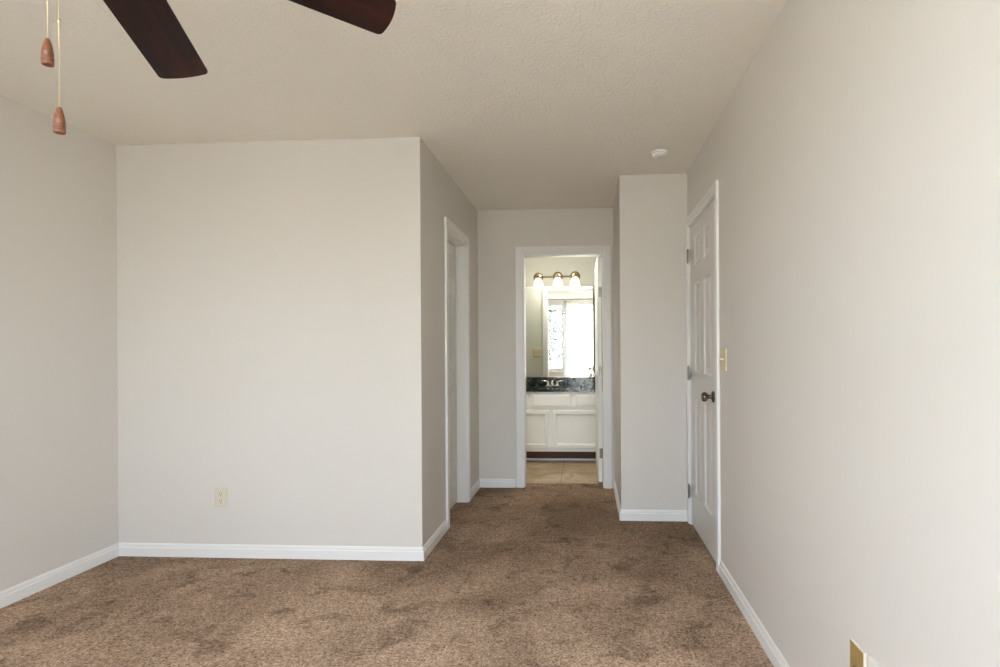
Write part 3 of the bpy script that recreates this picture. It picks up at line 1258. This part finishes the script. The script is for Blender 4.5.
# slab with an oval basin opening
SXc, SYc, SA, SB = -0.370, 0.275, 0.215, 0.165
N = 40
y0, y1 = -0.025, YM - VY - 0.002
for zt, flip in ((0.030, False), (0.0, True)):
    ov = [bm.verts.new((SXc + SA * cos(2 * pi * k / N), SYc + SB * sin(2 * pi * k / N), zt)) for k in range(N)]
    rc = []
    for k in range(N):
        a = 2 * pi * k / N
        c_, s_ = cos(a), sin(a)
        # project to a rectangle round the basin
        hx, hy0, hy1 = 0.28, SYc - y0, y1 - SYc
        hy = hy1 if s_ > 0 else hy0
        tt = min(hx / abs(c_) if abs(c_) > 1e-6 else 1e9, hy / abs(s_) if abs(s_) > 1e-6 else 1e9)
        rc.append(bm.verts.new((SXc + c_ * tt, SYc + s_ * tt, zt)))
    for k in range(N):
        bm.faces.new((ov[k], ov[(k + 1) % N], rc[(k + 1) % N], rc[k]))
    if zt > 0.01:
        otop = ov
    else:
        for k in range(N):
            bm.faces.new((otop[k], otop[(k + 1) % N], ov[(k + 1) % N], ov[k]))
box(bm, VX0, SXc - 0.28, y0, y1, 0.0, 0.030)
box(bm, SXc + 0.28, VX1, y0, y1, 0.0, 0.030)
box(bm, SXc - 0.28, SXc + 0.28, y0 - 0.001, y0, 0.0, 0.030)
finish(bm, 'slab', M_stone, ct)
bm = bmesh.new()
box(bm, VX0, VX1, y1 - 0.02, y1, 0.030, 0.128)
finish(bm, 'backsplash', M_stone, ct, bevel=0.003)
bm = bmesh.new()
lathe(bm, [(1.0, 0.0), (0.96, -0.02), (0.85, -0.055), (0.6, -0.085), (0.25, -0.10), (0.0, -0.102)], N,
      Matrix.Translation((SXc, SYc, 0.028)) @ Matrix.Diagonal((SA, SB, 1, 1)))
bm.faces.ensure_lookup_table()
for f in [f for f in bm.faces if len(f.verts) == N]:
    bm.faces.remove(f)
finish(bm, 'basin', M_stone, ct, smooth=True)

# faucet
fz = 0.792
fa = empty('faucet', (-0.378, 6.40, fz))
tag(fa, 'chrome two handle faucet on the dark vanity top', 'faucet')
bm = bmesh.new()
box(bm, -0.078, 0.078, -0.024, 0.024, 0.0, 0.012)
finish(bm, 'base_plate', M_chrome, fa, bevel=0.005, segs=3)
bm = bmesh.new()
tube(bm, [(0, 0, 0.01), (0, -0.005, 0.040), (0, -0.028, 0.058), (0, -0.07, 0.056), (0, -0.115, 0.040), (0, -0.122, 0.028)],
     [0.016, 0.015, 0.0135, 0.0125, 0.0115, 0.011], 16)
finish(bm, 'spout', M_chrome, fa, smooth=True)
for s in (-1, 1):
    bm = bmesh.new()
    lathe(bm, [(0, 0.010), (0.022, 0.010), (0.020, 0.024), (0.014, 0.040), (0.013, 0.052), (0.010, 0.058), (0, 0.060)], 20, Matrix.Translation((s * 0.052, 0, 0)))
    tube(bm, [(s * 0.05, 0, 0.052), (s * 0.085, -0.004, 0.058), (s * 0.128, -0.010, 0.061)], [0.010, 0.008, 0.0065], 12)
    finish(bm, 'faucet_handle', M_chrome, fa, smooth=True)

# mirror
mi = empty('wall_mirror', (0, YM, 0.89))
tag(mi, 'large frameless plate mirror above the vanity backsplash', 'mirror')
bm = bmesh.new()
box(bm, VX0, VX1, -0.007, -0.001, 0.002, 1.052)
finish(bm, 'mirror_glass', M_mirror, mi)
for x in (-0.95, 0.45):
    bm = bmesh.new()
    box(bm, x - 0.012, x + 0.012, -0.010, -0.001, 1.040, 1.060)
    finish(bm, 'mirror_clip', M_chrome, mi, bevel=0.002)

# vanity light with three glass shades
vl = empty('vanity_light', (-0.328, YM, 2.055))
tag(vl, 'three lamp brass vanity light with glowing glass shades above mirror', 'vanity light')
bm = bmesh.new()
tube(bm, [(-0.25, -0.030, -0.006), (0.25, -0.030, 0.006)], 0.006, 12)
finish(bm, 'cross_bar', M_brass, vl, smooth=True)
lamp_x = (-0.216, 0.012, 0.214)
for i, x in enumerate(lamp_x):
    tilt = 0.024 * x
    bm = bmesh.new()
    lathe(bm, [(0, 0), (0.057, 0), (0.057, 0.006), (0.048, 0.016), (0.036, 0.019), (0, 0.021)], 32,
          Matrix.Translation((x, -0.001, tilt)) @ Matrix.Rotation(pi / 2, 4, 'X'))
    finish(bm, 'wall_rosette', M_brass, vl, smooth=True)
    bm = bmesh.new()
    tube(bm, [(x, -0.018, tilt), (x, -0.055, tilt + 0.022), (x, -0.100, tilt + 0.022), (x, -0.118, tilt + 0.004), (x, -0.120, tilt - 0.012)], 0.0075, 12)
    finish(bm, 'arm', M_brass, vl, smooth=True)
    ax = Matrix.Translation((x, -0.120, tilt)) @ Matrix.Rotation((-0.12, -0.05, 0.0)[i], 4, 'Y')
    bm = bmesh.new()
    lathe(bm, [(0, 0.006), (0.014, 0.004), (0.026, -0.008), (0.029, -0.024), (0, -0.024)], 24, ax)
    finish(bm, 'socket_cup', M_brass, vl, smooth=True)
    bm = bmesh.new()
    outer = [(0.025, -0.022), (0.034, -0.034), (0.046, -0.056), (0.054, -0.085), (0.058, -0.112), (0.060, -0.132)]
    inner = [(r - 0.003, z) for r, z in reversed(outer)]
    lathe(bm, outer + inner, 32, ax)
    bm.faces.ensure_lookup_table()
    finish(bm, 'glass_shade', M_lamp, vl, smooth=True)

# added fill lamp, unseen above the doorway, to brighten the bathroom
cl = empty('bath_fill_light', (-0.35, 5.26, H))
tag(cl, 'added round fill lamp, out of view, brightening the bathroom', 'fill light')
bm = bmesh.new()
lathe(bm, [(0, 0), (0.17, 0), (0.17, -0.022), (0, -0.022)], 40)
finish(bm, 'base_ring', M_white_plastic, cl)
bm = bmesh.new()
lathe(bm, [(0, -0.022), (0.155, -0.022), (0.150, -0.045), (0.115, -0.075), (0.06, -0.090), (0, -0.094)], 40)
m_dome = M_lamp.copy()
m_dome.name = 'fill_dome_glass'
m_dome.node_tree.nodes['Principled BSDF'].inputs['Emission Color'].default_value = (1.0, 0.95, 0.86, 1)
m_dome.node_tree.nodes['Principled BSDF'].inputs['Emission Strength'].default_value = 42.0
finish(bm, 'dome', m_dome, cl, smooth=True)
